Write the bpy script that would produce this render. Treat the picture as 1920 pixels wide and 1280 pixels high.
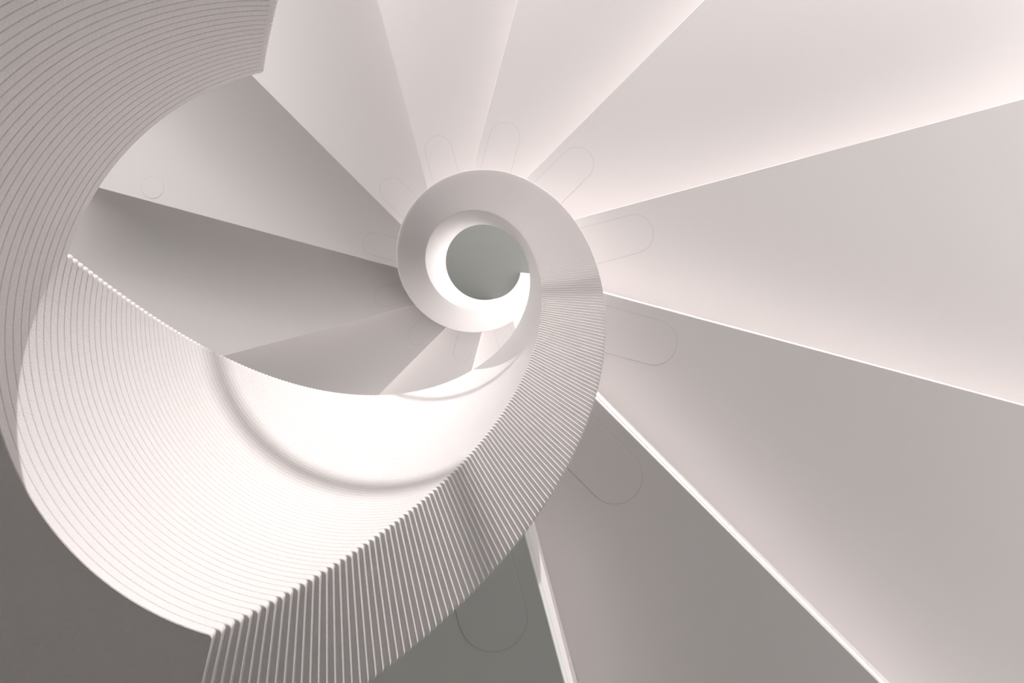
import bpy, math
from mathutils import Vector

C = bpy.context.scene.collection
for o in list(bpy.data.objects):
    bpy.data.objects.remove(o)

# ---------------------------------------------------------------- layout
# The eye stands low in the open well and looks straight up. The staircase turns about the world Z axis and climbs as the angle falls.
RISE = 0.18                     # height of one step
UNIT = RISE / 0.00096           # metres per unit of "level"; a level is a height above the eye
R = 0.2206                      # radius of the open well
RO = 1.59 * R                   # outside of the laminated balustrade
RX = 9.7 * R                    # outer ends of the steps
K = 3.2e-5                      # fall per degree
TOP = 0.01717                   # level of the ceiling over the stair
EYE = 1.60
LAY = 3.0e-5                    # one lamination
T0, B0 = 0.00513, 0.00832       # top and bottom edge of the balustrade at angle 0
SHIFT = 0.00193                 # level length of the flat landing
NOSE = -0.36 * R                # the step edges pass the axis at this offset
def zl(level): return EYE + level * UNIT
def rad(a): return math.radians(a)
def pol(r, a): return (r * math.cos(rad(a)), r * math.sin(rad(a)))

# ---------------------------------------------------------------- camera, world, lights, exposure
cam = bpy.data.objects.new('camera', bpy.data.cameras.new('camera'))
C.objects.link(cam)
cam.location = (0.7215 * R, -0.2665 * R, EYE)
cam.rotation_euler = (math.pi, 0, 0)
cam.data.lens = 850 / 1920 * 36
cam.data.sensor_width = 36
cam.data.shift_y = -153 / 1920
cam.data.clip_start = 0.005
bpy.context.scene.camera = cam

w = bpy.data.worlds.new('World'); bpy.context.scene.world = w
w.use_nodes = True
bg = w.node_tree.nodes['Background']
bg.inputs[1].default_value = 1.0
# a dull sky above the horizon; below it an added glow lights the undersides
wn = w.node_tree.nodes; wl = w.node_tree.links
tcw = wn.new('ShaderNodeTexCoord'); sxyz = wn.new('ShaderNodeSeparateXYZ'); rmp = wn.new('ShaderNodeValToRGB')
mr = wn.new('ShaderNodeMapRange'); mr.inputs['From Min'].default_value = -1; mr.inputs['From Max'].default_value = 1
wl.new(tcw.outputs['Generated'], sxyz.inputs[0]); wl.new(sxyz.outputs['Z'], mr.inputs['Value']); wl.new(mr.outputs['Result'], rmp.inputs['Fac'])
def tone(v): return (v, v * 0.96, v * 0.952, 1)
els = rmp.color_ramp.elements
els[1].position = 0.50; els[1].color = tone(0.35)            # sky
els[0].position = 0.25; els[0].color = tone(2.5)             # added uplight, steepest part
els.new(0.36).color = tone(11.2)                              # added uplight, strongest band
els.new(0.44).color = tone(1.5)                              # added uplight, weak near the horizon
wl.new(rmp.outputs['Color'], bg.inputs[0])
SUN_AZ, SUN_EL, SUN_P = -71, 8.7, 2.1

def sun(name, az, elev, size, power, col):
    l = bpy.data.lights.new(name, 'SUN'); l.angle = math.radians(size); l.energy = power; l.color = col
    o = bpy.data.objects.new(name, l); C.objects.link(o)
    d = Vector((math.cos(rad(az)) * math.cos(math.radians(elev)), math.sin(rad(az)) * math.cos(math.radians(elev)), math.sin(math.radians(elev))))
    o.location = d * 6 + Vector((0, 0, 3))
    o.rotation_euler = d.to_track_quat('Z', 'Y').to_euler()
    return o
sun('low_sun', SUN_AZ, SUN_EL, 0.35, SUN_P, (1, 0.96, 0.94))

vs = bpy.context.scene.view_settings
vs.view_transform = 'Standard'; vs.look = 'None'; vs.gamma = 1; vs.use_curve_mapping = False
vs.exposure = 0.25

# ---------------------------------------------------------------- materials
def mat(name, col, rough=0.6, bump=0.0, scale=400, var=0.0):
    m = bpy.data.materials.new(name); m.use_nodes = True
    nt = m.node_tree; b = nt.nodes['Principled BSDF']
    b.inputs['Roughness'].default_value = rough
    b.inputs['Specular IOR Level'].default_value = 0.3
    tc = nt.nodes.new('ShaderNodeTexCoord')
    n = nt.nodes.new('ShaderNodeTexNoise'); n.inputs['Scale'].default_value = scale; n.inputs['Detail'].default_value = 3
    nt.links.new(tc.outputs['Object'], n.inputs['Vector'])
    mx = nt.nodes.new('ShaderNodeMix'); mx.data_type = 'RGBA'
    mx.inputs['A'].default_value = (*[c * (1 - var) for c in col], 1)
    mx.inputs['B'].default_value = (*[min(1, c * (1 + var)) for c in col], 1)
    nt.links.new(n.outputs['Fac'], mx.inputs['Factor'])
    nt.links.new(mx.outputs['Result'], b.inputs['Base Color'])
    if bump:
        bp = nt.nodes.new('ShaderNodeBump'); bp.inputs['Strength'].default_value = bump; bp.inputs['Distance'].default_value = 0.001
        nt.links.new(n.outputs['Fac'], bp.inputs['Height']); nt.links.new(bp.outputs['Normal'], b.inputs['Normal'])
    return m
M_LAM = mat('white_laminate', (0.86, 0.825, 0.82), 0.55, 0.45, 700, 0.05)
M_STEP = mat('pale_plaster', (0.84, 0.801, 0.792), 0.7, 0.05, 300, 0.01)
M_FLOOR = mat('grey_floor', (0.34, 0.345, 0.335), 0.6, 0.05, 200, 0.02)
M_CEIL = mat('grey_ceiling', (0.225, 0.235, 0.222), 0.8, 0.05, 200, 0.02)
M_GREY = mat('cool_grey_plaster', (0.79, 0.81, 0.775), 0.7, 0.05, 300, 0.01)
M_SEAL = mat('grey_seal', (0.68, 0.65, 0.645), 0.8, 0.0, 200, 0.01)
M_WALL = mat('drum_plaster', (0.6, 0.595, 0.585), 0.8, 0.1, 150, 0.02)

def mesh_obj(name, verts, faces, m, parent=None, smooth=False):
    me = bpy.data.meshes.new(name); me.from_pydata(verts, [], faces); me.update()
    me.materials.append(m)
    if smooth:
        me.polygons.foreach_set('use_smooth', [True] * len(me.polygons))
    o = bpy.data.objects.new(name, me); C.objects.link(o)
    if parent: o.parent = parent
    return o
def prism(poly, z0, z1):
    n = len(poly)
    v = [(p[0], p[1], z0) for p in poly] + [(p[0], p[1], z1) for p in poly]
    a = sum(poly[i][0] * poly[(i + 1) % n][1] - poly[(i + 1) % n][0] * poly[i][1] for i in range(n))
    f = [list(range(n))[::-1], list(range(n, 2 * n))] + [[i, (i + 1) % n, n + (i + 1) % n, n + i] for i in range(n)]
    if a < 0: f = [g[::-1] for g in f]
    return v, f
def bevel(o, wd, seg=2, ang=40):
    b = o.modifiers.new('bevel', 'BEVEL'); b.width = wd; b.segments = seg; b.limit_method = 'ANGLE'; b.angle_limit = math.radians(ang)
    b.harden_normals = False
    return o
def tag(o, label, cat, group=None):
    o['label'] = label; o['category'] = cat
    if group: o['group'] = group
    return o

# ---------------------------------------------------------------- setting
def disc(r, n=96): return [pol(r, a * 360 / n) for a in range(n)]
v, f = prism(disc(5.42), -0.1, 0.0)
o = mesh_obj('floor', v, f, M_FLOOR); o['kind'] = 'structure'
v, f = prism(disc(5.42), zl(TOP), zl(TOP) + 0.1)
o = mesh_obj('ceiling', v, f, M_CEIL); o['kind'] = 'structure'
def tube(r0, r1, z0, z1, a0=0, a1=360):
    n = max(2, int((a1 - a0) / 3)); full = a1 - a0 >= 360
    v, f = [], []
    for i in range(n if full else n + 1):
        for r, z in ((r0, z0), (r1, z0), (r1, z1), (r0, z1)): v.append((*pol(r, a0 + i * (a1 - a0) / n), z))
    for i in range(n):
        p, q = i * 4, (i + 1) * 4 if not full else (i + 1) % n * 4
        for j in range(4): f.append((p + j, p + (j + 1) % 4, q + (j + 1) % 4, q + j))
    if not full: f += [(3, 2, 1, 0), (n * 4, n * 4 + 1, n * 4 + 2, n * 4 + 3)]
    return v, f
RW = 24 * R
WA0, WA1, WL0, WL1 = -156, 44, -0.0022, 0.0120
W0, W1 = RW, RW + 0.12
for name, z0, z1, a0, a1 in (('wall_lower', 0.0, zl(WL0), 0, 360), ('wall_back', zl(WL0), zl(TOP), WA1, WA0 + 360), ('wall_upper', zl(WL1), zl(TOP), WA0, WA1)):
    v, f = tube(W0, W1, z0, z1, a0, a1)
    o = mesh_obj(name, v, f, M_WALL); o['kind'] = 'structure'
# horizontal glazing bars of the window band; the low sun comes in between them
for k, (lev, h) in enumerate(((0.00748, 0.023), (0.00937, 0.020))):
    v, f = tube(RW + 0.02, RW + 0.06, zl(lev) - h / 2, zl(lev) + h / 2, WA0, WA1)
    o = mesh_obj('trim_%d' % (k + 1), v, f, M_WALL); o['kind'] = 'structure'

# ---------------------------------------------------------------- laminated balustrade
def span(level):
    lo = (T0 - level) / K if level > 0.001738 else (T0 + SHIFT - level) / K
    hi = (B0 - level) / K if level > 0.00201 else (B0 + SHIFT - level) / K
    return lo, hi
def balustrade():
    V, F = [], []
    ch, rc = 0.0005, 0.0032
    lev = -0.0030
    n = int(round((TOP - lev) / LAY))
    for i in range(n):
        la, lb = TOP - (i + 1) * LAY, TOP - i * LAY       # lower and upper face of this lamination
        lo, hi = span((la + lb) / 2)
        lo = max(lo, -352)
        if hi - lo < 2: continue
        zt, zb = zl(la), zl(lb)
        ri0 = R
        # plan columns: (angle offset at each radius, inner radius, outer radius)
        dr = math.degrees(rc / R)
        cols = []
        for q in range(5):
            t = q / 4 * math.pi / 2
            cols.append((lo + dr * (1 - math.sin(t)) * 1.0, rc * (1 - math.cos(t))))
        cols = [(lo + dr * (1 - math.cos(q / 4 * math.pi / 2)), rc * (1 - math.sin(q / 4 * math.pi / 2))) for q in range(5)]
        m = max(2, int((hi - lo) / 1.6))
        cols += [(lo + dr + (hi - lo - 2 * dr) * q / m, 0.0) for q in range(1, m)]
        cols += [(2 * 0 + hi - dr * (1 - math.cos(q / 4 * math.pi / 2)), rc * (1 - math.sin(q / 4 * math.pi / 2))) for q in range(4, -1, -1)]
        base = len(V)
        for a, ins in cols:
            for r, z in ((ri0 + ins + ch, zt), (ri0 + ins, zt + ch), (ri0 + ins, zb - ch), (ri0 + ins + ch, zb),
                         (RO - ins - ch, zb), (RO - ins, zb - ch), (RO - ins, zt + ch), (RO - ins - ch, zt)):
                aa = a + math.degrees(math.asin(0.037 * R / r)) - 2.12
                V.append((*pol(r, aa), z))
        nc = len(cols)
        for c in range(nc - 1):
            p = base + c * 8
            for j in range(8):
                k = (j + 1) % 8
                F.append((p + k, p + 8 + k, p + 8 + j, p + j))
        F.append(tuple(base + 7 - j for j in range(8)))
        F.append(tuple(base + (nc - 1) * 8 + j for j in range(8)))
    return V, F
V, F = balustrade()
o = mesh_obj('balustrade', V, F, M_LAM)
tag(o, 'white ribbed spiral balustrade wall of stacked layers winding up around the open well', 'balustrade')

# ---------------------------------------------------------------- steps
def edge_line(a, u):             # a point on the step edge of direction a, u along it
    d = pol(1, a); nrm = pol(1, a + 90)
    return (d[0] * u + nrm[0] * NOSE, d[1] * u + nrm[1] * NOSE)
def edge_at(a, r):
    return edge_line(a, math.sqrt(r * r - NOSE * NOSE))
def arc(r, p, q, n):
    a0, a1 = math.atan2(p[1], p[0]), math.atan2(q[1], q[0])
    while a1 < a0 - math.pi: a1 += 2 * math.pi
    while a1 > a0 + math.pi: a1 -= 2 * math.pi
    return [(r * math.cos(a0 + (a1 - a0) * i / n), r * math.sin(a0 + (a1 - a0) * i / n)) for i in range(n + 1)]
RI = RO + 0.0005
SLAB, LAP = 0.04, 0.02
def back_at(a, r, lap):          # the rear edge of a tread, under the riser above it
    d = pol(1, a); nrm = pol(1, a + 90)
    u = math.sqrt(r * r - (NOSE + lap) ** 2)
    return (d[0] * u + nrm[0] * (NOSE + lap), d[1] * u + nrm[1] * (NOSE + lap))
def tread_poly(a0, a1):
    p, q = edge_at(a0, RI), back_at(a1, RI, LAP)
    P, Q = edge_at(a0, RX), back_at(a1, RX, LAP)
    return arc(RI, p, q, 10) + arc(RX, Q, P, 14)
def stadium(a, u0, u1, v, hw, n=14):
    pts = []
    for i in range(n + 1):
        t = -math.pi / 2 + math.pi * i / n
        pts.append((u1 - hw + hw * math.cos(t), v + hw * math.sin(t)))
    pts += [(u0, v + hw), (u0, v - hw)]
    d = pol(1, a); nr = pol(1, a + 90)
    return [(d[0] * s + nr[0] * t, d[1] * s + nr[1] * t) for s, t in pts]
def plate(a, z, parent, inner, m):
    if inner: pts = stadium(a, 1.606 * R, 2.547 * R, 0.01 * R, 0.237 * R)
    else:
        d = pol(1, a); nr = pol(1, a + 90)
        q = [(7.2 * R + 0.235 * R * math.cos(k * math.pi / 20), -0.05 * R + 0.235 * R * math.sin(k * math.pi / 20)) for k in range(40)]
        pts = [(d[0] * m + nr[0] * n, d[1] * m + nr[1] * n) for m, n in q]
    v, f = prism(pts, z - 0.0006, z + 0.004)
    o = bevel(mesh_obj('inlay_plate', v, f, m, parent), 0.0003, 2)
    # the thin joint round the plate
    n = len(pts); cx = sum(p[0] for p in pts) / n; cy = sum(p[1] for p in pts) / n
    V, F = [], []
    for k in range(n):
        a0, b0 = pts[k - 1], pts[(k + 1) % n]
        tx, ty = b0[0] - a0[0], b0[1] - a0[1]; L = math.hypot(tx, ty); nx, ny = ty / L, -tx / L
        if nx * (pts[k][0] - cx) + ny * (pts[k][1] - cy) < 0: nx, ny = -nx, -ny
        for w_, h in ((0.0, z - 0.0002), (0.0015, z - 0.0002), (0.0015, z + 0.001), (0.0, z + 0.001)):
            V.append((pts[k][0] + nx * w_, pts[k][1] + ny * w_, h))
    for k in range(n):
        p, q = k * 4, (k + 1) % n * 4
        for j in range(4): F.append((p + j, p + (j + 1) % 4, q + (j + 1) % 4, q + j))
    mesh_obj('joint', V, F, M_SEAL, o)
    return o
def step(i, label, a_back=None, m=M_STEP, name='stair_step', cat='step', group='steps winding up around the well'):
    a0 = 75 - 30 * i; a1 = a0 + 30 if a_back is None else a_back
    top = zl(0.00373 + 0.00096 * i)
    e = bpy.data.objects.new(name, None); C.objects.link(e)
    e.empty_display_size = 0.1
    tag(e, label, cat, group)
    n = len(tread_poly(a0, a1))
    if a_back is not None:
        p, q = edge_at(a0, RI), back_at(a1, RI, LAP); P, Q = edge_at(a0, RX), back_at(a1, RX, LAP)
        poly = arc(RI, p, q, 30) + arc(RX, Q, P, 40)
    else: poly = tread_poly(a0, a1)
    v, f = prism(poly, top, top + SLAB)
    bevel(mesh_obj('tread', v, f, m, e), 0.0025, 3)
    z0 = top + SLAB; z1 = top + RISE - 0.0005
    p, q = edge_at(a0, RI), edge_at(a0, RX)
    P, Q = back_at(a0, RX, LAP), back_at(a0, RI, LAP)
    v, f = prism([p, q, P, Q], z0, z1)
    mesh_obj('riser', v, f, M_STEP, e)
    plate(a0, top, e, True, m)
    if i == 8: plate(a0, top, e, False, m)           # the one outer plate that shows
    return e
LABELS = [
 'dark grey step underside at the bottom edge, lowest beside the ribbed strip',
 'grey step underside between the two broadest bright riser strips at the bottom right',
 'large grey step underside on the right, below the thin bright riser that slopes down right',
 'step underside on the right between the rising and the falling thin bright riser lines',
 'palest step underside, filling the upper right corner of the view',
 'pale step underside above the central well, widening towards the top edge right of centre',
 'pale wedge step underside directly above and slightly left of the central well',
 'step underside at upper left, touching the lower corner of the ribbed balustrade end',
 'step underside on the left with a small round inlay near its outer end',
 'broad step underside on the left, its tip at the start of the bright scalloped rim',
 'step underside lower left of the central ring, cut off by the bright curved wall',
 'narrow step underside just below the central ring with its edge running down left',
 'small step underside sliver below the central ring, right of the narrow one',
 'uppermost step underside, a tiny dark corner at the lower right of the central ring']
for i in range(14):
    step(i, LABELS[i], m=M_GREY if i == 0 else M_STEP)
